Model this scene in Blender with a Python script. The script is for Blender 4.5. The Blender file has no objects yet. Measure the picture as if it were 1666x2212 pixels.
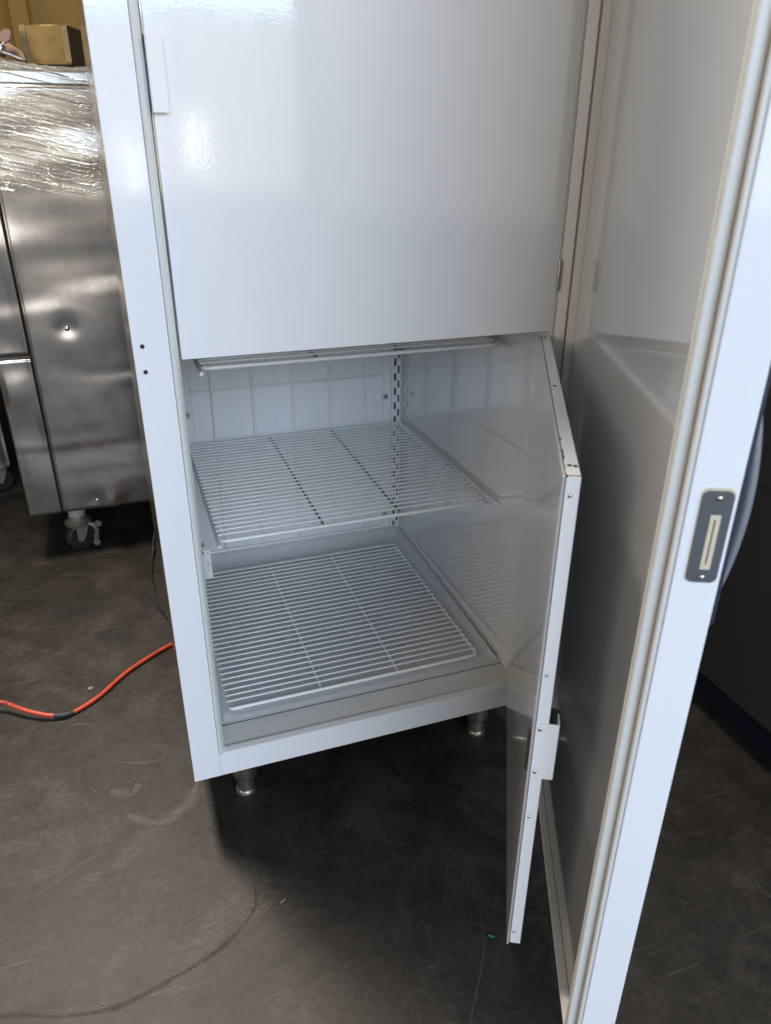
import bpy, bmesh, math, random
from mathutils import Vector, Matrix
random.seed(7)
S = bpy.context.scene
COL = S.collection
R = math.radians

# ------------------------------------------------------------------ camera
cd = bpy.data.cameras.new('camera'); cam = bpy.data.objects.new('camera', cd); COL.objects.link(cam)
_r = Vector((0.94256, -0.33397, 0.00584)); _u = Vector((0.14215, 0.41689, 0.89777)); _f = Vector((0.30226, 0.84538, -0.44042))
M3 = Matrix((_r, _u, -_f)).transposed()
cam.matrix_world = Matrix.Translation((-0.0156, -1.1098, 1.2428)) @ M3.to_4x4()
cd.sensor_fit = 'HORIZONTAL'; cd.sensor_width = 36.0; cd.lens = 1617.8 / 1666 * 36
cd.clip_start = 0.02; cd.clip_end = 200
cd.dof.use_dof = True; cd.dof.focus_distance = 1.45; cd.dof.aperture_fstop = 9.0
S.camera = cam

# ------------------------------------------------------------------ world, lamps, exposure
W = bpy.data.worlds.new('World'); S.world = W; W.use_nodes = True
W.node_tree.nodes['Background'].inputs[0].default_value = (1.0, 0.89, 0.78, 1)
W.node_tree.nodes['Background'].inputs[1].default_value = 0.17
S.view_settings.view_transform = 'Standard'; S.view_settings.look = 'None'
S.view_settings.exposure = 0.0; S.view_settings.gamma = 1
def area(name, loc, target, sx, sy, radiance, col):
    l = bpy.data.lights.new(name, 'AREA'); l.shape = 'RECTANGLE'; l.size = sx; l.size_y = sy
    l.energy = radiance * math.pi * sx * sy; l.color = col
    o = bpy.data.objects.new(name, l); COL.objects.link(o); o.location = loc
    o.rotation_euler = (Vector(target) - Vector(loc)).to_track_quat('-Z', 'Y').to_euler()
    return o
# daylight through the open roll-up door behind the photographer: blue sky above, paved yard below
area('open_doorway_sky', (1.9, -6.0, 2.95), (1.4, 0, 1.2), 8.8, 1.5, 13.8, (0.54, 0.73, 1.0))
area('open_doorway_yard', (1.8, -6.1, 1.5), (1.4, 0, 1.5), 8.8, 1.3, 2.4, (1.0, 0.86, 0.64))
area('sunlit_yard_patch', (0.30, -5.9, 1.10), (0.02, 0, 1.2), 0.15, 0.42, 10, (1.0, 0.96, 0.9))
area('sunlit_yard_patch', (0.83, -5.9, 1.26), (0.1, 0, 1.2), 0.17, 0.40, 9, (1.0, 0.95, 0.92))
# warm fill lamp added far to the left to brighten the right-hand surfaces
area('left_warm_fill', (-4.6, -1.6, 1.75), (0.5, -0.3, 0.9), 2.6, 2.2, 2.7, (1.0, 0.87, 0.72))
# ceiling fixture of the shop over the aisle, behind the cabinet's left side
cf = area('overhead_lamp', (-0.44, 0.80, 2.75), (-0.40, -0.70, 0), 0.30, 0.9, 78, (1.0, 0.91, 0.79)); cf.data.spread = R(110)

cf = area('overhead_lamp', (1.02, -0.25, 3.0), (1.05, -0.8, 0), 0.30, 0.9, 15, (1.0, 0.84, 0.68)); cf.data.spread = R(110)  # extra warm overhead fill, added to lift the floor on the right

# ------------------------------------------------------------------ materials
def mat(name, base, rough=.5, metal=0., spec=.5, coat=0.):
    m = bpy.data.materials.new(name); m.use_nodes = True
    b = m.node_tree.nodes['Principled BSDF']
    b.inputs['Base Color'].default_value = (*base, 1); b.inputs['Roughness'].default_value = rough
    b.inputs['Metallic'].default_value = metal; b.inputs['Specular IOR Level'].default_value = spec
    b.inputs['Coat Weight'].default_value = coat
    return m
class NT:
    def __init__(s, m): s.m = m; s.t = m.node_tree; s.b = s.t.nodes['Principled BSDF']; s.N = s.t.nodes
    def n(s, typ, **kw):
        x = s.N.new(typ)
        for k, v in kw.items():
            if k[0] == '_': setattr(x, k[1:], v)
            else: x.inputs[k.replace('__', ' ')].default_value = v
        return x
    def l(s, a, b): s.t.links.new(a, b)
    def coord(s, scale=(1, 1, 1), rot=(0, 0, 0), out='Object'):
        tc = s.n('ShaderNodeTexCoord'); mp = s.n('ShaderNodeMapping'); mp.inputs['Scale'].default_value = scale
        mp.inputs['Rotation'].default_value = rot
        s.l(tc.outputs[out], mp.inputs['Vector']); return mp.outputs[0]
    def noise(s, vec, scale, detail=4, rough=.55, dist=0.):
        x = s.n('ShaderNodeTexNoise', Scale=scale, Detail=detail, Roughness=rough, Distortion=dist)
        s.l(vec, x.inputs['Vector']); return x.outputs['Fac']
    def ramp(s, fac, stops, interp='LINEAR'):
        x = s.n('ShaderNodeValToRGB'); cr = x.color_ramp; cr.interpolation = interp
        while len(cr.elements) < len(stops): cr.elements.new(.5)
        for e, (p, c) in zip(cr.elements, stops):
            e.position = p; e.color = (*c, 1) if not isinstance(c, (int, float)) else (c, c, c, 1)
        s.l(fac, x.inputs['Fac']); return x.outputs['Color']
    def mix(s, fac, a, b, typ='MIX'):
        x = s.n('ShaderNodeMix', _data_type='RGBA', _blend_type=typ)
        for v, i in ((fac, 0), (a, 6), (b, 7)):
            if hasattr(v, 'links'): s.l(v, x.inputs[i])
            else: x.inputs[i].default_value = v if i == 0 else (*v, 1)
        return x.outputs[2]
    def math(s, op, a, b=0., c=0.):
        x = s.n('ShaderNodeMath', _operation=op)
        for i, v in enumerate((a, b, c)):
            if hasattr(v, 'links'): s.l(v, x.inputs[i])
            else: x.inputs[i].default_value = v
        return x.outputs[0]
    def bump(s, h, strength=.2, dist=.01, prev=None):
        x = s.n('ShaderNodeBump', Strength=strength, Distance=dist); s.l(h, x.inputs['Height'])
        if prev is not None: s.l(prev, x.inputs['Normal'])
        s.l(x.outputs[0], s.b.inputs['Normal']); return x.outputs[0]
def white(name, base, rough, peel=.05, wave=.0, dirt=.12, coat=0.):
    m = mat(name, base, rough, coat=coat); t = NT(m); c = t.coord()
    n1 = t.noise(c, 7, 5, .6)
    n2 = t.noise(t.coord((3, 3, .6)), 60, 4, .6)
    d = t.ramp(t.math('MULTIPLY', n1, n2), [(.34, 0.), (.46, 1.)])
    col = t.mix(t.math('MULTIPLY', d, dirt), base, (base[0]*.80, base[1]*.77, base[2]*.71))
    sp = t.noise(c, 240, 2, .5); spm = t.ramp(sp, [(.745, 0.), (.76, 1.)])
    col = t.mix(t.math('MULTIPLY', spm, .5), col, (.22, .19, .15))
    t.l(col, t.b.inputs['Base Color'])
    r = t.math('MULTIPLY_ADD', n1, rough*.6, rough*.7); wp = t.noise(t.coord((1, 1, .05), (0, R(8), 0)), 45, 3, .6); r = t.math('MULTIPLY_ADD', t.ramp(wp, [(.5, 0.), (.75, 1.)]), .05, r); sm = t.noise(t.coord((1, 1, .7)), 4.2, 6, .66, .7); r = t.math('ADD', r, t.math('MULTIPLY', t.ramp(sm, [(.50, 0.), (.66, 1.)]), .035 if rough > .055 else .012)); t.l(r, t.b.inputs['Roughness'])
    pv = t.bump(t.noise(c, 210, 2, .5), peel, .0012)
    if wave: t.bump(t.noise(c, 5, 2, .5), wave, .02, pv)
    return m
M = {}
M['paint'] = white('white_enamel', (.78, .785, .79), .06, .052, .03, .1)
M['door'] = white('white_door_enamel', (.80, .80, .80), .06, .052, .03, .1)
M['gloss'] = white('white_liner_gloss', (.76, .75, .735), .07, .0015, .02, .1); M['gloss'].node_tree.nodes['Principled BSDF'].inputs['Metallic'].default_value = .5
M['liner'] = white('white_liner', (.86, .865, .87), .16, .02, .05, .15)
M['side'] = white('white_side_liner', (.82, .81, .79), .05, .002, .03, .1); M['side'].node_tree.nodes['Principled BSDF'].inputs['Metallic'].default_value = .3
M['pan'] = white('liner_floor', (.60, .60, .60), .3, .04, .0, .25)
M['slot_shade'] = mat('slot_shade_grey', (.16, .165, .17), .5)  # grey stands in for the shade inside the slotted pilaster
M['rod'] = white('shaded_rod', (.26, .27, .26), .35, .02, 0, .4)  # greyer than the wires: shade on the rod tops put into the colour
M['wire'] = white('epoxy_wire', (.88, .88, .85), .28, .02, 0, .3)
M['vinyl'] = white('cream_gasket', (.64, .625, .58), .42, .03, 0, .4)
M['vinylw'] = white('white_gasket', (.70, .70, .66), .38, .03, 0, .4)
M['breaker'] = white('beige_breaker', (.70, .685, .645), .38, .02, 0, .5)
M['groove'] = mat('dark_groove', (.16, .15, .14), .8)
M['dark'] = mat('dark_gap', (.015, .015, .016), .8)
M['black'] = mat('black_rubber', (.012, .012, .013), .6)
M['chrome'] = mat('chrome', (.62, .60, .57), .16, 1)
M['plate'] = mat('strike_plate_grey', (.10, .105, .11), .5, .2)
M['putty'] = mat('cream_putty', (.62, .52, .38), .7)
M['handle'] = mat('handle_grey', (.34, .35, .38), .32, .5)
M['handledark'] = mat('handle_base', (.03, .032, .045), .4)
def stainless(name, base, rough, wave, warm=0.):
    m = mat(name, base, rough, 1.0); t = NT(m)
    c = t.coord()
    br = t.noise(t.coord((90, 90, 2)), 8, 3, .6)
    big = t.noise(t.coord((.8, 1, 2.4), (0, R(14), 0)), 2.4, 1, .35, .8)
    smu = t.noise(c, 14, 6, .7)
    col = t.mix(t.ramp(smu, [(.42, 0.), (.72, 1.)]), base, (base[0]*.72, base[1]*.69, base[2]*.66))
    t.l(col, t.b.inputs['Base Color'])
    r = t.math('MULTIPLY_ADD', br, .07, rough - .06); r = t.math('MULTIPLY_ADD', smu, .1, r)
    t.l(r, t.b.inputs['Roughness'])
    t.bump(br, .03, .0006, t.bump(big, wave, .09))
    return m
M['steel'] = stainless('brushed_stainless', (.48, .45, .42), .23, .20)
M['steelside'] = stainless('cabinet_stainless', (.44, .38, .32), .16, .12)
M['leg'] = stainless('leg_stainless', (.76, .72, .65), .32, .1)
M['galv'] = stainless('zinc_sheet', (.33, .235, .10), .36, .3)
M['zinc'] = stainless('zinc_flange', (.38, .30, .17), .42, .1)
M['rim'] = stainless('rim_steel', (.62, .63, .64), .3, .1)
M['castiron'] = mat('caster_metal', (.17, .155, .13), .55, .5)
M['trim'] = mat('worn_trim', (.10, .09, .08), .7)
M['ivory'] = mat('ivory_paint', (.34, .32, .26), .6)
M['copper'] = mat('heat_stained_metal', (.30, .20, .15), .42, .7)
M['machine'] = mat('dark_machine', (.052, .044, .038), .45, .2)
M['navy'] = mat('under_gap_navy', (.006, .010, .020), .5)  # bluish dark that paints the shade under the dark cabinet
M['yellow'] = mat('yellow_wall_paint', (.40, .205, .03), .7)
M['orange'] = None
m = mat('orange_cord', (.72, .10, .025), .42); t = NT(m)
n = t.noise(t.coord(), 60, 4); t.l(t.mix(t.ramp(n, [(.5, 0.), (.7, 1.)]), (.40, .042, .016), (.12, .025, .014)), t.b.inputs['Base Color']); M['orange'] = m
m = mat('rusty_metal', (.4, .38, .35), .4, .8); t = NT(m)
n = t.ramp(t.noise(t.coord((1, 1, .5)), 130, 5, .7), [(.60, 0.), (.64, 1.)])
t.l(t.mix(n, (.66, .66, .65), (.16, .075, .035)), t.b.inputs['Base Color']); t.l(t.math('MULTIPLY_ADD', n, -.35, .35), t.b.inputs['Metallic']); M['rust'] = m
M['darkrust'] = mat('dark_rust', (.05, .028, .015), .8)
M['teal'] = mat('teal_plastic', (.02, .16, .14), .4)
M['paper'] = mat('pale_grit', (.16, .145, .12), .9)
M['sawdust'] = mat('sawdust', (.20, .145, .085), .95)

def concrete():
    m = mat('dark_concrete', (.08, .07, .06), .6); t = NT(m); c = t.coord()
    n1 = t.noise(c, 1.3, 6, .62, .6); n2 = t.noise(c, 9, 8, .68, .4); n3 = t.noise(c, 70, 5, .65)
    col = t.mix(t.ramp(n2, [(.36, 0.), (.66, 1.)]), (.0070, .0060, .0051), (.0275, .0237, .0196))
    col = t.mix(t.math('MULTIPLY', t.ramp(n1, [(.42, 0.), (.64, 1.)]), .65), col, (.017, .0125, .0085))
    col = t.mix(t.math('MULTIPLY', t.ramp(n3, [(.4, 0.), (.75, 1.)]), .32), col, (.058, .051, .044))
    # scuffs: long thin light scratches in two directions
    for rot, sc in ((.5, 5.), (2.2, 4.)):
        s = t.noise(t.coord((1.2, 22, 1), (0, 0, rot)), sc, 3, .5, .4)
        col = t.mix(t.math('MULTIPLY', t.ramp(s, [(.685, 0.), (.72, 1.)]), .30), col, (.095, .086, .073))
    w1 = t.noise(c, 4.6, 9, .72, .9); w2 = t.noise(c, 150, 3, .6)
    wm = t.math('MULTIPLY', t.ramp(w1, [(.52, 0.), (.60, 1.)]), t.ramp(w2, [(.42, .15), (.62, 1.)]))
    col = t.mix(t.math('MULTIPLY', wm, .55), col, (.062, .054, .045))
    gr = t.noise(c, 330, 2, .6); col = t.mix(t.math('MULTIPLY', t.ramp(gr, [(.66, 0.), (.72, 1.)]), .55), col, (.10, .09, .075))
    # dark spills and small dark pits
    s = t.noise(c, 3.1, 5, .6, 1.5); col = t.mix(t.math('MULTIPLY', t.ramp(s, [(.53, 0.), (.64, 1.)]), .65), col, (.0105, .0088, .0072))
    s = t.noise(c, 36, 3, .6); col = t.mix(t.math('MULTIPLY', t.ramp(s, [(.68, 0.), (.72, 1.)]), .6), col, (.007, .006, .005))
    # hairline cracks
    v = t.n('ShaderNodeTexVoronoi', _feature='DISTANCE_TO_EDGE', Scale=2.3)
    wv = t.n('ShaderNodeVectorMath', _operation='ADD'); nn = t.n('ShaderNodeTexNoise', Scale=4., Detail=5.)
    t.l(c, nn.inputs['Vector']); t.l(c, wv.inputs[0]); t.l(nn.outputs['Color'], wv.inputs[1]); t.l(wv.outputs[0], v.inputs['Vector'])
    cm = t.math('MULTIPLY', t.ramp(v.outputs['Distance'], [(.004, 1.), (.012, 0.)]), t.ramp(n1, [(.5, 0.), (.56, 1.)]))
    col = t.mix(t.math('MULTIPLY', cm, .5), col, (.006, .0055, .005))
    t.l(col, t.b.inputs['Base Color'])
    t.l(t.math('MULTIPLY_ADD', n2, .3, .42), t.b.inputs['Roughness']); t.b.inputs['Specular IOR Level'].default_value = .3
    t.bump(n3, .25, .002, t.bump(n2, .15, .004))
    return m
M['floor'] = concrete()
def streaky_mark(name, base, amt):
    m = mat(name, base, .75); t = NT(m)
    n = t.noise(t.coord(), 95, 6, .7); n2 = t.noise(t.coord(), 14, 4, .6)
    sx = t.n('ShaderNodeSeparateXYZ'); t.l(t.coord(out='UV'), sx.inputs[0])
    e = t.math('ABSOLUTE', t.math('MULTIPLY_ADD', sx.outputs[0], 2., -1.))
    e = t.math('ADD', e, t.math('MULTIPLY_ADD', n, .9, -.45))
    a = t.math('MULTIPLY', t.ramp(e, [(.25, 1.), (.8, 0.)]), t.ramp(n2, [(.3, .25), (.65, 1.)]))
    a = t.math('MULTIPLY', a, t.ramp(n, [(.35, .35), (.6, 1.)]))
    t.l(t.math('MULTIPLY', a, amt), t.b.inputs['Alpha']); return m
M['mark'] = streaky_mark('tyre_mark', (.010, .009, .008), .7)
M['scuff'] = streaky_mark('pale_scuff', (.13, .12, .10), .6)
def film():
    m = bpy.data.materials.new('stretch_film'); m.use_nodes = True; t = NT(m)
    for x in [x for x in t.N if x.type == 'BSDF_PRINCIPLED']: pass
    tr = t.n('ShaderNodeBsdfTransparent'); tr.inputs[0].default_value = (.98, .965, .93, 1)
    gl = t.n('ShaderNodeBsdfGlossy', Roughness=.08)
    df = t.n('ShaderNodeBsdfDiffuse'); df.inputs[0].default_value = (.8, .78, .74, 1)
    c = t.coord((1, 1, 1), (0, R(-12), 0)); mp = t.n('ShaderNodeMapping'); mp.inputs['Scale'].default_value = (.4, 2, 120); t.l(c, mp.inputs[0])
    n = t.noise(mp.outputs[0], 1.6, 5, .6, .15)
    b = t.n('ShaderNodeBump', Strength=1., Distance=.035); t.l(n, b.inputs['Height']); t.l(b.outputs[0], gl.inputs['Normal'])
    f = t.ramp(n, [(.40, .05), (.52, .18), (.60, .85)])
    mx = t.n('ShaderNodeMixShader'); t.l(f, mx.inputs[0]); t.l(tr.outputs[0], mx.inputs[1]); t.l(gl.outputs[0], mx.inputs[2])
    m2 = t.n('ShaderNodeMixShader'); m2.inputs[0].default_value = .10; t.l(mx.outputs[0], m2.inputs[1]); t.l(df.outputs[0], m2.inputs[2])
    t.l(m2.outputs[0], t.N['Material Output'].inputs[0]); t.N.remove(t.b)
    return m
M['film'] = film()

# ------------------------------------------------------------------ geometry helpers
def bx(bm, x0, x1, y0, y1, z0, z1, bev=0., seg=1):
    v = [bm.verts.new(p) for p in ((x0,y0,z0),(x1,y0,z0),(x1,y1,z0),(x0,y1,z0),(x0,y0,z1),(x1,y0,z1),(x1,y1,z1),(x0,y1,z1))]
    fs = [bm.faces.new([v[i] for i in f]) for f in ((0,3,2,1),(4,5,6,7),(0,1,5,4),(1,2,6,5),(2,3,7,6),(3,0,4,7))]
    if bev > 0:
        es = list({e for f in fs for e in f.edges})
        bmesh.ops.bevel(bm, geom=es, offset=bev, segments=seg, affect='EDGES', profile=.5)
def tube(bm, pts, r, n=8, cap=True):
    pts = [Vector(p) for p in pts]; rings = []
    t = (pts[1] - pts[0]).normalized(); a = t.orthogonal().normalized()
    for i, p in enumerate(pts):
        if i == 0: t = (pts[1] - p).normalized()
        elif i == len(pts) - 1: t = (p - pts[i-1]).normalized()
        else: t = ((p - pts[i-1]).normalized() + (pts[i+1] - p).normalized()).normalized()
        a = (a - t * a.dot(t)).normalized(); b = t.cross(a)
        rr = r[i] if isinstance(r, (list, tuple)) else r
        rings.append([bm.verts.new(p + (a*math.cos(2*math.pi*k/n) + b*math.sin(2*math.pi*k/n))*rr) for k in range(n)])
    for A, B in zip(rings, rings[1:]):
        for k in range(n): bm.faces.new((A[k], A[(k+1)%n], B[(k+1)%n], B[k]))
    if cap: bm.faces.new(rings[0][::-1]); bm.faces.new(rings[-1])
def fillet(p, rad, k=5):
    p = [Vector(q) for q in p]; out = [p[0]]
    for a, b, c in zip(p, p[1:], p[2:]):
        u = (a-b).normalized(); v = (c-b).normalized(); s = b+u*rad; e = b+v*rad
        for i in range(k+1):
            w = i/k; out.append(s*(1-w)**2 + b*2*w*(1-w) + e*w*w)
    out.append(p[-1]); return out
def lathe(bm, prof, cx=0, cy=0, n=28, axis='z', base=(0,0,0)):
    rings = []
    for r, z in prof:
        ring = []
        for k in range(n):
            c, s = math.cos(2*math.pi*k/n)*r, math.sin(2*math.pi*k/n)*r
            q = {'z': (c, s, z), 'x': (z, c, s), 'y': (c, z, s)}[axis]
            ring.append(bm.verts.new((q[0]+base[0]+cx, q[1]+base[1]+cy, q[2]+base[2])))
        rings.append(ring)
    for A, B in zip(rings, rings[1:]):
        for k in range(n): bm.faces.new((A[k], A[(k+1)%n], B[(k+1)%n], B[k]))
    bm.faces.new(rings[0][::-1]); bm.faces.new(rings[-1])
def obj(name, bm, m, parent=None, smooth=False, loc=None, rotz=0., ang=40):
    bmesh.ops.recalc_face_normals(bm, faces=bm.faces)
    me = bpy.data.meshes.new(name); bm.to_mesh(me); bm.free()
    me.materials.append(M[m] if isinstance(m, str) else m)
    if smooth:
        for p in me.polygons: p.use_smooth = True
        me.set_sharp_from_angle(angle=R(ang))
    o = bpy.data.objects.new(name, me); COL.objects.link(o)
    if smooth and ang == 40:
        w = o.modifiers.new('weighted_normals', 'WEIGHTED_NORMAL'); w.weight = 100; w.keep_sharp = True
    if parent: o.parent = parent
    if loc: o.location = loc
    if rotz: o.rotation_euler = (0, 0, rotz)
    return o
def copy(o, parent, loc, rot=None):
    c = o.copy(); COL.objects.link(c); c.parent = parent; c.location = loc
    if rot: c.rotation_euler = rot
    return c
def thing(name, label, cat, loc=(0,0,0), group=None):
    o = bpy.data.objects.new(name, None); COL.objects.link(o); o.location = loc; o.empty_display_size = .05
    o['label'] = label; o['category'] = cat
    if group: o['group'] = group
    return o
def tag(o, label, cat, group=None):
    o['label'] = label; o['category'] = cat
    if group: o['group'] = group
    return o
def box(name, m, parent, x0, x1, y0, y1, z0, z1, bev=0., seg=2):
    bm = bmesh.new(); bx(bm, x0, x1, y0, y1, z0, z1, bev, seg); return obj(name, bm, m, parent, bev > 0)
def prism(bm, poly, z0, z1):
    a = [bm.verts.new((x, y, z0)) for x, y in poly]; b = [bm.verts.new((x, y, z1)) for x, y in poly]
    n = len(poly); bm.faces.new(a[::-1]); bm.faces.new(b)
    for i in range(n): bm.faces.new((a[i], a[(i+1)%n], b[(i+1)%n], b[i]))
def dome(name, m, parent, loc, r, h, d):            # rivet or screw head; d = outward axis
    bm = bmesh.new(); rings = []; n = 14
    for i in range(6):
        w = i/5*math.pi/2; rings.append((max(r*math.cos(w), r*.02), h*math.sin(w)))
    lathe(bm, rings, n=n, axis='z')
    o = obj(name, bm, m, parent, True, loc, ang=80); o.rotation_euler = Vector(d).to_track_quat('Z', 'Y').to_euler(); return o

def smooth_path(p, n=8):
    p = [Vector(q) for q in p]; out = []
    for i in range(len(p)-1):
        a, b, c, d = p[max(i-1,0)], p[i], p[i+1], p[min(i+2,len(p)-1)]
        for k in range(n):
            s = k/n; out.append(.5*((2*b)+(c-a)*s+(2*a-5*b+4*c-d)*s*s+(3*b-a-3*c+d)*s**3))
    return out+[p[-1]]
# ------------------------------------------------------------------ floor
bm = bmesh.new(); bmesh.ops.create_grid(bm, x_segments=2, y_segments=2, size=14)
fl = obj('floor', bm, 'floor'); fl['kind'] = 'structure'
def ribbon(name, pts, w, m, z):
    pts = smooth_path([(x, y, z) for x, y in pts], 14); bm = bmesh.new(); uv = bm.loops.layers.uv.new('UVMap'); prev = None
    ph = random.uniform(0, 6)
    for i, p in enumerate(pts):
        d = (pts[min(i+1, len(pts)-1)] - pts[max(i-1, 0)]); d = Vector((-d.y, d.x, 0)).normalized()
        ww = w*1.5*(1+.25*math.sin(i*.21+ph)+.15*math.sin(i*.53+2*ph))*(.3+.7*math.sin(math.pi*(i+.5)/len(pts)))
        cur = (bm.verts.new(p+d*ww/2), bm.verts.new(p-d*ww/2))
        if prev:
            f = bm.faces.new((prev[0], prev[1], cur[1], cur[0]))
            for l, q in zip(f.loops, ((0, i-1), (1, i-1), (1, i), (0, i))): l[uv].uv = q
        prev = cur
    o = obj(name, bm, m); o['kind'] = 'structure'; return o
ribbon('floor_tyre_mark', [(-.62,-.21),(-.48,-.222),(-.347,-.236),(-.25,-.27),(-.166,-.282),(-.078,-.264),(-.01,-.243),(.038,-.215),(.063,-.19),(.075,-.165),(.078,-.12)], .0095, 'mark', .0012)
ribbon('floor_scratch', [(-.29,-.02),(-.20,.03),(-.12,.05)], .004, 'scuff', .001)
ribbon('floor_scratch', [(-.22,.30),(-.10,.25),(-.05,.26)], .004, 'scuff', .001)
ribbon('floor_scratch', [(.33,-.52),(.42,-.40),(.46,-.30)], .003, 'scuff', .001)
ribbon('floor_scratch', [(-.28,.40),(-.25,.43),(-.19,.41)], .006, 'scuff', .001)
ribbon('floor_scuff', [(-.14,.11),(-.08,.07),(-.02,.10),(.01,.16)], .03, 'scuff', .001)
ribbon('floor_scuff', [(-.17,.19),(-.13,.17),(-.11,.19)], .03, 'scuff', .001)

# loose grit and sawdust
def grit(name, spots, m, label_kind):
    bm = bmesh.new()
    for (x, y, s) in spots:
        v = [bm.verts.new((x+random.uniform(-s,s), y+random.uniform(-s,s), h)) for h in (.0012, .0012, .0012, .0012+s*.7)]
        for f in ((0,1,2),(0,1,3),(1,2,3),(2,0,3)): bm.faces.new([v[i] for i in f])
    o = obj(name, bm, m); o['kind'] = 'stuff'; return o
sp = [(random.gauss(-.135,.045), random.gauss(-.14,.022), random.uniform(.0005,.0013)) for _ in range(200)]
sp += [(random.gauss(-.30,.04), random.gauss(-.17,.03), random.uniform(.0006,.0016)) for _ in range(50)]
sp += [(random.gauss(-.44,.03), random.gauss(-.18,.02), random.uniform(.0006,.0016)) for _ in range(40)]
grit('sawdust', sp, 'sawdust', '')
sp = [(random.uniform(-.7,1.2), random.uniform(-.75,1.6), random.uniform(.0007,.0022)) for _ in range(260)]
sp += [(random.gauss(-.13,.05), random.gauss(.17,.05), random.uniform(.0008,.003)) for _ in range(26)]
sp += [(random.gauss(-.03,.06), random.gauss(.33,.08), random.uniform(.0008,.002)) for _ in range(18)]
grit('grit', sp, 'paper', '')
def chip(name, x, y, pts, h, m, label, cat, group=None):
    bm = bmesh.new(); prism(bm, pts, .0015, h); o = obj(name, bm, m, loc=(x, y, 0)); tag(o, label, cat, group)
chip('wood_chip', .120, -.189, [(-.006,-.001),(.004,.004),(.006,.003),(-.003,-.003)], .003, 'sawdust', 'tiny pale wood sliver in the shadow right of the dark arc', 'wood chip')
chip('paint_flake', -.211, .558, [(-.007,-.004),(.002,-.006),(.008,-.001),(.005,.005),(-.004,.005)], .0025, 'paper', 'pale flake on the floor just behind the orange cord', 'flake')
bm = bmesh.new(); tube(bm, [(-.004,.0035,.003),(.004,-.0035,.003)], .0017, 10)
tag(obj('plastic_plug', bm, 'teal', loc=(.449,-.375,0)), 'tiny teal green plastic plug on the dark floor left of the open inner door', 'plug')

# ------------------------------------------------------------------ reach-in cabinet
ZB, ZT, WX, DY = .1526, 2.11, .745, .90
cab = thing('reach_in_freezer', 'white upright reach-in freezer with its outer door and lower inner door standing open', 'freezer')
box('side_panel', 'steelside', cab, 0.0, .004, .004, DY, ZB, ZT)
box('side_panel', 'steelside', cab, WX-.004, WX, .02, DY, ZB, ZT)
box('back_panel', 'steelside', cab, .004, WX-.004, DY-.004, DY, ZB, ZT)
box('top_panel', 'steelside', cab, .004, WX-.004, .06, DY-.004, ZT-.05, ZT-.001)
box('bottom_panel', 'steelside', cab, .004, WX-.004, .02, DY-.004, ZB+.001, ZB+.006)
# front frame: left stile, right stile, sill, header
box('stile', 'paint', cab, 0.0, .0508, 0, .030, ZB, ZT, .0018, 2)
box('stile', 'paint', cab, .7065, WX, 0, .018, ZB, ZT, .0018, 2)
box('sill', 'paint', cab, .0514, .7060, 0, .0125, ZB+.0004, .2050, .0016, 2)
box('header', 'paint', cab, .0514, .7060, 0, .05, 1.99, ZT-.001, .002, 2)
for x, z in ((.0135, .984), (.0133, .947)):
    bm = bmesh.new(); lathe(bm, [(.0032, -.0006), (.0032, .0004), (.0022, .0006)], n=14, axis='y'); obj('screw_hole', bm, 'dark', cab, loc=(x, -.0003, z))
# breaker strips round the opening
bm = bmesh.new(); prism(bm, [(.0513,.0015),(.0545,-.0008),(.0585,.003),(.0630,.012),(.0660,.080),(.062,.080),(.0513,.032)], .2048, 1.99); obj('breaker_strip', bm, 'vinylw', cab)
bm = bmesh.new(); prism(bm, [(.7060,.0005),(.7035,-.0012),(.7015,.001),(.6925,.0125),(.6938,.020),(.7062,.02)], .2048, 1.99); obj('breaker_strip', bm, 'breaker', cab)
box('breaker_strip', 'paint', cab, .0585, .6865, -.0012, .0155, .2054, .2092, .0014, 2)
box('breaker_strip', 'breaker', cab, .0635, .6868, .0160, .0425, .2010, .2046, .001, 1)
box('breaker_strip', 'breaker', cab, .0635, .6868, .0437, .0793, .2004, .2040, .001, 1)
box('breaker_strip', 'groove', cab, .0632, .6868, .0126, .0800, .1980, .2006)
# caulk and dirt in the corner joints
box('joint_sealant', 'breaker', cab, .0504, .0518, -.0004, .004, ZB+.001, .2045)
# interior liner
box('left_liner', 'liner', cab, .062, .068, .0805, .733, .2346, 2.0)
bm = bmesh.new(); prism(bm, [(.687,.0130),(.6920,.0130),(.6935,.0205),(.6935,.733),(.678,.7335),(.6825,.7325),(.6855,.7290),(.687,.722)], .2002, 2.0); obj('right_liner', bm, 'side', cab, True, ang=50)
bw = box('back_liner', 'liner', cab, .062, .693, .7335, .740, .2, 2.0)
box('liner_ceiling', 'liner', cab, .062, .693, .0805, .733, 1.992, 1.998)
# raised centre panel, side flanges, bead
bm = bmesh.new(); bx(bm, .130, .3405, .7318, .7332, .2348, 1.99, .0006, 1); obj('duct_panel', bm, 'liner', bw, True)
bm = bmesh.new(); bx(bm, .3415, .633, .7318, .7332, .2348, 1.99, .0006, 1); obj('duct_panel', bm, 'liner', bw, True)
bm = bmesh.new(); bx(bm, .0785, .1288, .7312, .7332, .2348, 1.99, .0006, 1); obj('duct_flange', bm, 'liner', bw, True)
bm = bmesh.new(); bx(bm, .6342, .6525, .7312, .7332, .2348, 1.99, .0006, 1); obj('duct_flange', bm, 'liner', bw, True)
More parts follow.
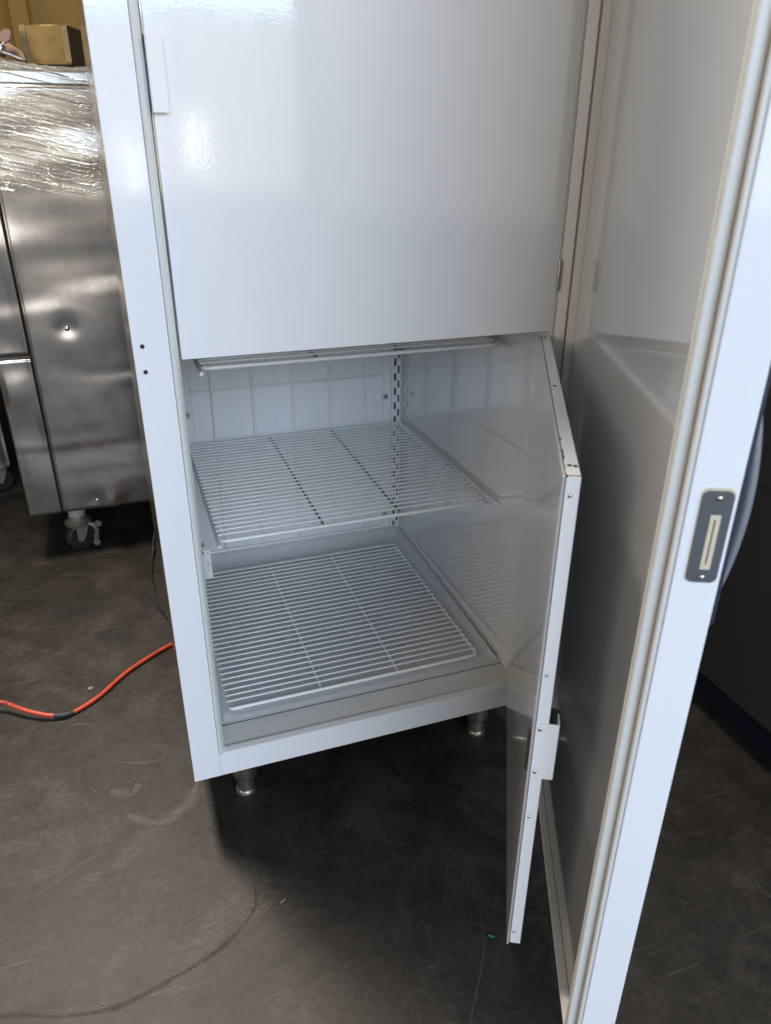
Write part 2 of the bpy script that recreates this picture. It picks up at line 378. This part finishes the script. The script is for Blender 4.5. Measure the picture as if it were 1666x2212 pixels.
# bolts with pale washers
def bolt(x, z):
    bm = bmesh.new(); lathe(bm, [(.0098,0),(.0098,.0012),(.0088,.0018)], n=22, axis='z')
    w = obj('washer', bm, 'vinyl', cab, True, (x, .7310, z)); w.rotation_euler = (R(90), 0, 0)
    bm = bmesh.new(); lathe(bm, [(.0058,.0018),(.0058,.0048),(.0046,.0060)], n=6, axis='z'); lathe(bm, [(.0026,.006),(.002,.0068)], n=10)
    h = obj('bolt_head', bm, 'chrome', w); h.rotation_euler = (0, 0, random.random())
for x, z in ((.116,.635),(.1155,.268),(.640,.632),(.640,.281)): bolt(x, z)
# slotted shelf pilasters: two staggered columns of slots
def pilaster(x0, mirror):
    xs = [0,.0045,.0120,.0152,.0212,.0238]
    if mirror: xs = [.0238-x for x in xs][::-1]
    A, B = (1, 3) if not mirror else (3, 1)
    bm = bmesh.new(); z = .2355; k = 0; y0, y1 = .7236, .7252
    rows = []
    while z < 1.5: rows.append((z, z+.02, k)); z += .02; k += 1
    vs = {}
    def V(x, y, zz):
        key = (round(x,5), round(y,5), round(zz,5))
        if key not in vs: vs[key] = bm.verts.new(key)
        return vs[key]
    for (za, zb, k) in rows:
        for i in range(5):
            hole = (i == A and k % 2 == 0) or (i == B and k % 2 == 1)
            xa, xb = x0+xs[i], x0+xs[i+1]
            if not hole:
                bm.faces.new((V(xa,y0,za),V(xb,y0,za),V(xb,y0,zb),V(xa,y0,zb)))
            else:
                for p, q in (((xa,za),(xb,za)),((xb,za),(xb,zb)),((xb,zb),(xa,zb)),((xa,zb),(xa,za))):
                    bm.faces.new((V(p[0],y0,p[1]),V(q[0],y0,q[1]),V(q[0],y1,q[1]),V(p[0],y1,p[1])))
    zt = rows[-1][1]
    for xx in (x0, x0+.0238): bm.faces.new((V(xx,y0,.2355),V(xx,.7335,.2355),V(xx,.7335,zt),V(xx,y0,zt)))
    box('slot_shade_backing', 'slot_shade', cab, x0+.001, x0+.0228, .7312, .7334, .236, 1.49)  # dark backing added so the slots read as shaded
    return obj('shelf_pilaster', bm, 'liner', cab)
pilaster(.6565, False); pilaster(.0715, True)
# liner floor pan with turned-up edges
bm = bmesh.new(); rings = []
for ins, z in ((0,.2362),(.003,.2366),(.0065,.2345),(.011,.226),(.017,.216),(.026,.2085),(.040,.2048)):
    def zf(q): return q
    x0, x1, y0, y1 = .068+ins, .6873-ins, .0802+ins*.9, .7333-ins
    zfr = min(z, .2042)
    ring = []
    rr = .006+ins*.5
    for cx, cy, a0 in ((x0+rr,y0+rr,180),(x1-rr,y0+rr,270),(x1-rr,y1-rr,0),(x0+rr,y1-rr,90)):
        for k in range(7):
            a = R(a0+15*k); px, py = cx+rr*math.cos(a), cy+rr*math.sin(a)
            w = min(1, max(0, (py-.085)/.03)); w = w*w*(3-2*w)
            ring.append(bm.verts.new((px, py, zfr+(z-zfr)*w)))
    rings.append(ring)
for A, B in zip(rings, rings[1:]):
    n = len(A)
    for k in range(n): bm.faces.new((A[k], A[(k+1)%n], B[(k+1)%n], B[k]))
bm.faces.new(rings[-1])
obj('floor_pan', bm, 'pan', cab, True, ang=60)
bm = bmesh.new(); tube(bm, [(.6862,.084,.2368),(.6862,.7300,.2368)], .0026, 8); obj('sealant_bead', bm, 'liner', cab, True, ang=80)
bm = bmesh.new(); tube(bm, [(.07,.7322,.2366),(.685,.7322,.2366)], .0024, 8); obj('sealant_bead', bm, 'liner', cab, True, ang=80)
# legs
bm = bmesh.new(); lathe(bm, [(.0215,0),(.0225,.002),(.0225,.005),(.0180,.006),(.0180,.036),(.0205,.038),(.0245,.048),(.0250,.052),(.0250,.153)], n=36)
leg = obj('leg', bm, 'leg', cab, True, (.1049,.100,0), ang=35)
for x, y in ((.6471,.100),(.1049,.80),(.6471,.80)): copy(leg, cab, (x, y, 0))
bm = bmesh.new(); lathe(bm, [(.0055,0),(.0055,.03),(.0035,.034)], n=16); lathe(bm, [(.0035,-.004),(.0055,0)], n=16)
obj('hinge_bracket', bm, 'chrome', cab, True, (.6845,-.0062,.1585))
# metal catch plate on the left of the opening
box('catch_plate', 'rust', cab, .0625, .0795, .0400, .0418, .566, .621, .0008, 1)
box('catch_plate', 'rust', cab, .0625, .0775, .0400, .0418, 1.300, 1.345, .0008, 1)

# wire guard in front of the back panel
wg = bmesh.new(); tube(wg, fillet([(.131,.7316,.699),(.131,.7225,.693),(.625,.7225,.693),(.628,.7316,.699)], .007), .0029, 8)
guard = obj('wire_guard', wg, 'wire', cab, True)
for z in (.462, .2455):
    b = bmesh.new(); tube(b, fillet([(.131,.7316,z+.006),(.131,.7225,z),(.625,.7225,z),(.628,.7316,z+.006)], .007), .0029, 8); obj('wire', b, 'wire', guard, True)
wm = None
for x in (.180,.281,.383,.482,.580):
    if wm is None:
        b = bmesh.new(); tube(b, [(0,0,.2375),(0,0,.93)], .0029, 8); wm = obj('wire', b, 'wire', guard, True, (x,.7183,0))
    else: copy(wm, guard, (x,.7183,0))

# ------------------------------------------------------------------ inner doors (local: x from hinge to free edge is negative, y=0 outer face)
DW = .62
def inner_door(z0, z1):
    bm = bmesh.new(); bx(bm, -DW, 0, 0, .0150, z0, z1, .0014, 2)
    d = obj('inner_door', bm, 'door', cab, True)
    bm = bmesh.new(); bx(bm, -DW-.0016, .0, .0158, .0192, z0-.0016, z1+.001, .001, 2); obj('liner_sheet', bm, 'gloss', d, True)
    bm = bmesh.new(); bx(bm, -DW+.001, -.001, .0149, .0160, z0+.001, z1-.001); obj('edge_seam', bm, 'darkrust', d)
    return d
up = inner_door(.9563, 1.975); up.location = (.6869, .0161, 0)
lo = inner_door(.2276, .9480); lo.location = (.6869, .0161, 0); lo.rotation_euler = (0, 0, R(62.18))
def latch(d, z0, z1):
    bm = bmesh.new()
    # bent plate: foot on the free edge, flange folded back over the outer face
    prof = [(-DW-.0016,.0150),(-DW-.0016,-.0105),(-DW-.0012,-.0118),(-DW+.0002,-.0126),(-DW+.0190,-.0126),(-DW+.0190,-.0112),(-DW+.0006,-.0112),(-DW-.0001,-.0100),(-DW-.0001,.0150)]
    prism(bm, prof, z0, z1)
    es = [e for e in bm.edges if abs(e.verts[0].co.z-e.verts[1].co.z) < 1e-6 and abs(e.verts[0].co.y-e.verts[1].co.y)>.0 and 0]
    l = obj('latch', bm, 'door', d)
    return l
la = latch(lo, .5450, .6310); latch(up, 1.2780, 1.3640)
for z, n in ((.622,.0100),(.5545,.0100)): dome('screw', 'chrome', lo, (-DW-.0016, n, z), .0027, .0012, (-1,0,0))
for z, n in ((.9265,.0092),(.7014,.0095),(.4774,.0098),(.2531,.0105)): dome('rivet', 'chrome', lo, (-DW, n, z), .0026, .0018, (-1,0,0))
box('catch_magnet', 'darkrust', lo, -DW+.002, -DW+.012, .0192, .0222, .552, .612, .0006, 1)
for u, n in ((.0189,.0098),(.3052,.0088),(.5916,.0098),(.593,.0040)):
    bm = bmesh.new(); lathe(bm, [(.0034,-.0004),(.0034,.0003),(.0026,.0004)], n=14); o = obj('edge_hole', bm, 'darkrust', lo, loc=(-u, n, .9480)); o.scale = (1.0, .75, 1)
for i in range(8):
    x = -DW+random.uniform(0,.45)**1.6*.9; s = random.uniform(.001,.003)
    bm = bmesh.new(); lathe(bm, [(s,0),(s*.8,.0002)], n=7); o = obj('rust_spot', bm, 'darkrust', lo, loc=(x, .0148-random.random()*.0012, .9481)); o.scale = (2.2,.45,1)
for i in range(5):
    s = random.uniform(.001,.0022); bm = bmesh.new(); lathe(bm, [(s,0),(s*.8,.0002)], n=7)
    o = obj('rust_spot', bm, 'darkrust', lo, loc=(-DW+.0012, .002+.0028*i, .9481)); o.scale = (.8,1.5,1)
# pin hinges
def hinge(z0, z1, x=.6895, y=.0115):
    bm = bmesh.new(); zm = (z0+z1)/2
    lathe(bm, [(.0028,z0),(.0033,z0+.001),(.0033,zm-.0004)], n=14); lathe(bm, [(.0033,zm+.0004),(.0033,z1-.001),(.0028,z1)], n=14)
    obj('hinge_barrel', bm, 'steel', cab, True, (x, y, 0))
hinge(1.024, 1.074); hinge(1.86, 1.91)

# ------------------------------------------------------------------ outer door
FE = -.7032
bm = bmesh.new(); bx(bm, FE, .008, -.0540, -.0122, .160, 2.08, .0022, 2)
od = obj('outer_door', bm, 'paint', cab, True); od.location = (.70539, -.00908, 0); od.rotation_euler = (0, 0, R(65.2))
box('liner_panel', 'gloss', od, FE+.0195, -.0185, -.0124, -.0086, .1880, 2.05, .0012, 2)
def frame(name, prof, m):
    bm = bmesh.new(); rings = []
    for d, n in prof:
        x0, x1, z0, z1 = FE+.0016+d, -.0002-d, .1668+d, 2.073-d
        rings.append([bm.verts.new(p) for p in ((x0,n,z0),(x1,n,z0),(x1,n,z1),(x0,n,z1))])
    for A, B in zip(rings, rings[1:]):
        for k in range(4): bm.faces.new((A[k],A[(k+1)%4],B[(k+1)%4],B[k]))
    return obj(name, bm, m, gasket if name != 'gasket' else od)
gasket = frame('gasket', [(0,-.0122),(.0002,-.0085),(.0022,-.0072),(.0046,-.0078),(.0050,-.0098),(.0072,-.0098),(.0075,-.0060),(.0078,-.0040)], 'vinyl')
frame('magnet_strip', [(.0078,-.0040),(.0080,.0016),(.0088,.0030),(.0112,.0034),(.0115,-.0022),(.0126,-.0022),(.0128,.0036),(.0168,.0040),(.0176,.0034),(.0180,-.0086)], 'vinylw')
# strike plate with rounded corners, slot, screws (on the free edge)
def rrect(n0, n1, z0, z1, r):
    p = []
    for cy, cz, a0 in ((n1-r,z1-r,0),(n0+r,z1-r,90),(n0+r,z0+r,180),(n1-r,z0+r,270)):
        for k in range(6): p.append((cy+r*math.cos(R(a0+18*k)), cz+r*math.sin(R(a0+18*k))))
    return p
def plate(name, m, n0, n1, z0, z1, r, h0, h1, par):
    bm = bmesh.new(); P = rrect(n0, n1, z0, z1, r)
    a = [bm.verts.new((FE-h0, y, z)) for y, z in P]; b = [bm.verts.new((FE-h1, y, z)) for y, z in P]
    k = len(P); bm.faces.new(a); bm.faces.new(b[::-1])
    for i in range(k): bm.faces.new((a[i],a[(i+1)%k],b[(i+1)%k],b[i]))
    return obj(name, bm, m, par)
plate('sealant_bead', 'putty', -.0503, -.0226, .8930, .9850, .006, -.0002, .0006, od)
plate('strike_plate', 'plate', -.0497, -.0233, .8932, .9826, .006, .0004, .0018, od)
plate('strike_slot', 'putty', -.0418, -.0330, .9068, .9604, .0004, .0017, .0021, od)
box('slot_crack', 'darkrust', od, FE-.0024, FE-.0020, -.0378, -.0368, .912, .956)
dome('screw', 'chrome', od, (FE-.0018, -.0369, .9765), .0031, .0024, (-1,0,0)); dome('screw', 'chrome', od, (FE-.0018, -.0362, .8990), .0031, .0024, (-1,0,0))
# pull handle on the outer face
hb = box('handle_base', 'handledark', od, FE+.006, FE+.046, -.0600, -.0541, .842, 1.105, .002, 2)
bm = bmesh.new()
P = [(FE+.020, -.0590-.0095*math.sin(math.pi*i/18)**.7, .868+.185*i/18) for i in range(19)]
for dx in (0, .014):
    tube(bm, [(x+dx, y, z) for x, y, z in P], [.003+.0025*math.sin(math.pi*i/18) for i in range(19)], 10)
obj('handle_grip', bm, 'handle', od, True)

# ------------------------------------------------------------------ wire shelves (lift out of the cabinet)
def shelf(name, label, x0, x1, y0, y1, z, ys, bars, cat='wire shelf', tray_clip=True):
    t = thing(name, label, cat, ((x0+x1)/2, (y0+y1)/2, z), 'white wire shelves in the freezer')
    cx, cy = (x0+x1)/2, (y0+y1)/2; hx, hy = (x1-x0)/2, (y1-y0)/2; rr = .0038
    bm = bmesh.new()
    pts = [(0,-hy,0),(hx,-hy,0),(hx,hy,0),(-hx,hy,0),(-hx,-hy,0),(0,-hy,0)]
    tube(bm, fillet(pts, .014, 6), rr, 10)
    obj('shelf_rim', bm, 'wire', t, True, ang=70)
    for b in bars:
        bm = bmesh.new(); tube(bm, [(0,-hy+.001,-.0002),(0,hy-.001,-.0002)], .0030, 8); obj('support_rod', bm, 'rod' if tray_clip else 'wire', t, True, (b-cx, 0, 0), ang=70)
    bm = bmesh.new(); tube(bm, [(-hx-.0035,0,0),(hx+.0035,0,0)], .0019, 6); w0 = None
    for y in ys:
        if w0 is None: w0 = obj('wire', bm, 'wire', t, True, (0, y-cy, .0048), ang=70)
        else: copy(w0, t, (0, y-cy, .0048+random.uniform(-.0003,.0003)))
    if tray_clip:
        for sx in (-1, 1):
            bm = bmesh.new(); tube(bm, [(sx*(hx+.0045),-hy-.010,-.0062),(sx*(hx+.0045),.733-cy,-.0062)], .0036, 10)
            o = obj('shelf_arm', bm, 'wire', cab, True, (cx, cy, z))
    return t
ys = [.192+.01915*i for i in range(27)]
shelf('wire_shelf', 'white wire shelf halfway up the lower compartment', .1116, .6690, .1725, .7021, .5641, ys, (.3145,.4780))
shelf('wire_shelf', 'white wire shelf whose front rail shows just under the closed upper door', .1116, .6690, .1725, .7021, .8989, ys, (.3145,.4780))
ys1 = [.136+.01865*i for i in range(29)]
shelf('wire_shelf', 'white wire rack lying flat on the freezer floor', .0835, .6450, .1165, .6700, .2095, ys1, (.2820,.4555), tray_clip=False)

# ------------------------------------------------------------------ stainless range on casters
Y0 = 1.282
rg = thing('stainless_range', 'stainless steel cooking range on casters with dented side panel behind the freezer', 'range', (0, 1.7, 0))
def rbox(name, m, x0, x1, y0, y1, z0, z1, bev=0., parent=None):
    o = box(name, m, parent or rg, x0, x1, y0, y1, z0, z1, bev); 
    if not parent: o.location = (0, -1.7, 0)
    return o
def dented(name, x0, x1, z0, z1, dents, nx=30, nz=60, seed=0):
    bm = bmesh.new(); g = []
    for j in range(nz+1):
        row = []
        for i in range(nx+1):
            x = x0+(x1-x0)*i/nx; z = z0+(z1-z0)*j/nz
            e = min(1, min(x-x0, x1-x)/.03); e2 = min(1, min(z-z0, z1-z)/.02)
            d = .0014*e*math.sin(z*9+1.3*math.sin(x*7+seed)+seed)+.0008*e*math.sin(z*21-x*5+seed)
            for dx, dz, rr, a in dents: d += a*math.exp(-((x-dx)**2+(z-dz)**2)/rr**2)*min(1, e*1.5+.2)
            row.append(bm.verts.new((x, Y0+d, z)))
        g.append(row)
    for j in range(nz):
        for i in range(nx): bm.faces.new((g[j][i], g[j][i+1], g[j+1][i+1], g[j+1][i]))
    b = [v.index for v in bm.verts]; 
    o = obj(name, bm, 'steel', rg, True, (0, -1.7, 0), ang=75)
    s = o.modifiers.new('thickness', 'SOLIDIFY'); s.thickness = .004; s.offset = -1
    return o
dented('side_panel', -.2655, .36, .172, 1.376, [(-.156,.757,.03,.006),(-.157,.20,.03,.005),(-.12,.19,.04,-.006),(-.06,.185,.03,.004),(-.1,.95,.16,.006)], 60, 110, .4)
dented('corner_panel', -.364, -.2685, .684, 1.376, [(-.33,.72,.05,.006)], 16, 60, 1.)
dented('corner_panel', -.364, -.2685, .172, .672, [(-.335,.58,.05,-.006),(-.30,.655,.04,.003),(-.31,.45,.06,.003)], 24, 60, 2.2)
rbox('body_shell', 'machine', -.362, .36, Y0+.012, 2.15, .175, 1.37)
rbox('seam_cover', 'dark', -.2690, -.2650, Y0+.006, Y0+.011, .172, 1.376)
rbox('ledge_trim', 'trim', -.364, -.2685, Y0-.0005, Y0+.004, .673, .683, .001)
rbox('top_rim', 'rim', -.45, .36, Y0-.004, Y0+.02, 1.378, 1.408, .004)
rbox('cooktop', 'machine', -.362, .358, Y0+.0205, 2.15, 1.372, 1.400)
for x, z in ((-.156,.753),(-.156,1.193),(-.158,.197)):
    d = dome('rivet', 'chrome', rg, (x, Y0-.0008-1.7+.004*(z<1), z), .008, .005, (0,-1,0))
# caster: stem, collar, fork, wheel, brake lever
def caster(par, x, y, top, wheel_r, stem_m, s=1.):
    c = bmesh.new(); lathe(c, [(.027*s,.118),(.027*s,top)], n=24); st = obj('caster_stem', c, stem_m, par, True, (x, y, 0))
    c = bmesh.new(); lathe(c, [(.022*s,.090),(.042*s,.096),(.044*s,.104),(.038*s,.110),(.030*s,.118),(.028*s,.128)], n=28); obj('caster_collar', c, 'castiron', par, True, (x, y, 0))
    c = bmesh.new()
    for sy in (-1, 1): prism_pts = [(.030,.094),(-.022,.094),(-.012,.04),(.006,.034),(.02,.06)]; a = [c.verts.new((px*s, sy*.019*s, pz)) for px, pz in prism_pts]; b = [c.verts.new((px*s, sy*.023*s, pz)) for px, pz in prism_pts]; k = len(a); c.faces.new(a); c.faces.new(b[::-1]); [c.faces.new((a[i],a[(i+1)%k],b[(i+1)%k],b[i])) for i in range(k)]
    obj('caster_fork', c, 'castiron', par, False, (x, y, 0))
    c = bmesh.new(); lathe(c, [(.006,-.017*s),(wheel_r-.006,-.017*s),(wheel_r,-.011*s),(wheel_r,.011*s),(wheel_r-.006,.017*s),(.006,.017*s)], n=36, axis='y'); w = obj('caster_wheel', c, 'black', par, True, (x, y, wheel_r), ang=35); w.rotation_euler = (0,0,R(25))
def brake(par, x, y):
    c = bmesh.new(); tube(c, [(.02,-.02,.105),(.045,-.026,.095),(.055,-.03,.075),(.050,-.03,.05),(.048,-.03,.03)], [.006,.009,.007,.009,.006], 8); obj('brake_lever', c, 'castiron', par, True, (x, y, 0))
    for dx, dz in ((.062,.100),(.048,.032)):
        c = bmesh.new(); lathe(c, [(.011,-.006),(.012,0),(.010,.005)], n=16, axis='y'); obj('brake_pad', c, 'castiron', par, True, (x+dx, y-.032, dz))
caster(rg, -.232, -.352, .178, .048, 'ivory'); brake(rg, -.232, -.352)
caster(rg, .30, -.352, .178, .048, 'ivory')
caster(rg, -.30, .38, .178, .048, 'ivory')
caster(rg, .30, .38, .178, .048, 'ivory')

# stretch film round the upper part of the range
bm = bmesh.new(); g = []; NX, NZ = 60, 260
for j in range(NZ+1):
    row = []
    for i in range(NX+1):
        x = -.50+.90*i/NX; u = j/NZ; zb = 1.122-.012*(x+.2)+.005*math.sin(x*23)+.004*math.sin(x*61+1)
        z = zb+(1.412-zb)*u; v = z+.20*x
        fade = .35+.65*u*(1.2-u)*2
        def ridge(q): return abs(math.sin(q))**.7
        amp = .5+.5*math.sin(v*13+1.7*math.sin(x*2.3))
        d = .0034*ridge(v*61+.8*math.sin(x*3))*amp*.7+.0017*ridge(v*163+x*4)+.0007*math.sin(v*300-x*3)
        row.append(bm.verts.new((x, Y0-.0085-.004*u+d*fade, z)))
    g.append(row)
for k in range(1, 15):   # folded over the top edge, crumpled
    row = []
    for i in range(NX+1):
        x = -.50+.90*i/NX; w = k/14
        bunch = max(0, 1-abs(x+.25)/.18)
        row.append(bm.verts.new((x, Y0-.012+.16*w, 1.412+.006*math.sin(k*1.9+x*31)*(1+bunch*2)+.008*w+random.uniform(-.004,.004)*(1+bunch)+.02*bunch*w)))
    g.append(row)
for A, B in zip(g, g[1:]):
    for i in range(NX): bm.faces.new((A[i],A[i+1],B[i+1],B[i]))
tag(obj('stretch_film', bm, 'film', None, True, ang=180), 'clear wrinkled stretch film wrapped round the top of the steel range', 'plastic film')

# sheet metal box on the range
bxo = thing('metal_box', 'yellowish zinc sheet metal box with riveted corner flanges on top of the range', 'box', (-.056, 1.42, 1.428))
TILT = R(-20)
bxo.rotation_euler = (0, 0, TILT)
box('box_body', 'galv', bxo, -.072, .052, -.066, .16, 0, .090, .0012, 1)
for x0 in (-.0725, .038):
    f = box('corner_flange', 'zinc', bxo, x0, x0+.0150, -.0676, -.0662, .006, .0895, .0003, 1)
    for z in (.028,.074): dome('rivet', 'darkrust', bxo, (x0+.0075, -.0677, z), .0014, .0006, (0,-1,0))
f = box('end_cover', 'machine', bxo, .0522, .0538, -.064, .158, .002, .088)
dome('rivet', 'chrome', bxo, (.0539, .03, .045), .003, .0015, (1,0,0))
# heat-stained fittings left of the box
ft = thing('burner_parts', 'heat stained metal fittings with a bolt lying left of the zinc box', 'metal parts', (-.20, 1.36, 1.425))
def blade(pts, z0, m, rot):
    bm = bmesh.new(); prism(bm, pts, -.003, .003); bmesh.ops.bevel(bm, geom=list(bm.edges), offset=.0015, segments=2, affect='EDGES')
    o = obj('bent_blade', bm, m, ft, True, (z0)); o.rotation_euler = rot; return o
blade([(-.03,-.012),(.012,-.014),(.03,0),(.02,.013),(-.03,.012)], (.012,-.01,.058), 'copper', (R(70), R(-35), R(10)))
blade([(-.035,-.014),(.02,-.016),(.035,-.004),(.018,.012),(-.035,.016)], (.03,.01,.030), 'copper', (R(60), R(30), R(-10)))
blade([(-.03,-.012),(.02,-.012),(.03,.004),(.0,.014),(-.03,.010)], (-.01,.02,.035), 'copper', (R(80), R(20), R(30)))
bm = bmesh.new(); tube(bm, [(-.03,-.03,.038),(.05,-.02,.012)], .005, 10); obj('rod', bm, 'chrome', ft, True)
bm = bmesh.new(); lathe(bm, [(.008,0),(.008,.012),(.004,.013),(.004,.03)], n=6); o = obj('bolt', bm, 'chrome', ft, True, (.012,-.028,.032)); o.rotation_euler = (R(20), R(-25), 0)
bm = bmesh.new(); bx(bm, -.010, .010, -.006, .006, -.014, .014, .003, 2); o = obj('clamp', bm, 'rim', ft, True, (-.005,-.034,.03)); o.rotation_euler = (0, R(35), 0)

# ------------------------------------------------------------------ neighbouring equipment and wall
eq = thing('dark_equipment', 'dark metal equipment on casters at the left edge behind the range', 'equipment', (-.8, 2.2, 0))
box('equipment_body', 'machine', eq, -.45, .295, -.25, .5, .112, 1.0, .004)
box('edge_post', 'steel', eq, .296, .310, -.255, -.22, .105, 1.0, .002)
caster(eq, .265, -.24, .114, .045, 'castiron')
mc = thing('dark_cabinet', 'dark steel cabinet standing right of the open freezer door', 'cabinet', (1.5, .2, 0))
box('cabinet_body', 'machine', mc, -.305, .40, -.95, 1.0, .100, 1.45, .003)
for k, z in ((0, .62),):
    box('seam', 'dark', mc, -.3062, -.3045, -.90, .98, z, z+.002)
bm = bmesh.new(); lathe(bm, [(.024,0),(.024,.1)], n=20); box('under_gap_shade', 'navy', mc, -.262, .36, -.90, .96, .001, .0985); lg = obj('leg', bm, 'black', mc, True, (-.15,-.85,0))  # navy strip added for the shaded gap beneath, shade put into its colour
for x, y in ((.3,-.85),(-.15,.9),(.3,.9)): copy(lg, mc, (x, y, 0))
yw = thing('yellow_wall', 'yellow painted wall far behind the range', 'wall', (0, 3.5, 0))
box('wall_face', 'yellow', yw, -3.5, 3.0, 0, .1, 0, 3.2)
box('wall_post', 'yellow', yw, -.285, -.20, -.10, -.002, 0, 3.2, .012)

# ------------------------------------------------------------------ cords
oc = thing('extension_cord', 'orange extension cord with a black taped splice running under the freezer', 'cord', (-.25,.47,0))
P = smooth_path([(-.62,.62,.05),(-.50,.57,.038),(-.412,.54,.028),(-.347,.492,.020),(-.291,.466,.012),(-.248,.470,.0075),(-.19,.511,.0068),(-.126,.583,.0068),(-.06,.636,.0068),(-.004,.672,.0068),(.10,.73,.0068),(.3,.78,.0068)])
bm = bmesh.new(); tube(bm, [q-Vector((-.25,.47,0)) for q in P], .0052, 10); obj('cord_jacket', bm, 'orange', oc, True, ang=70)
sel = [q for q in P if -.297 < q.x < -.244]
bm = bmesh.new(); tube(bm, [q-Vector((-.25,.47,0)) for q in sel], [.0060+.0005*random.random() for _ in sel], 10); obj('tape_splice', bm, 'black', oc, True, ang=70)
P = smooth_path([(.05,1.28,.2),(.0,1.25,.05),(-.014,1.2,.008),(-.027,1.078,.008),(-.024,.96,.008),(-.010,.859,.008),(.03,.74,.008),(.1,.65,.008)])
bm = bmesh.new(); tube(bm, P, .0045, 10); tag(obj('power_cord', bm, 'black', None, True, ang=70), 'black power cord hugging the rear left side of the freezer', 'cord')
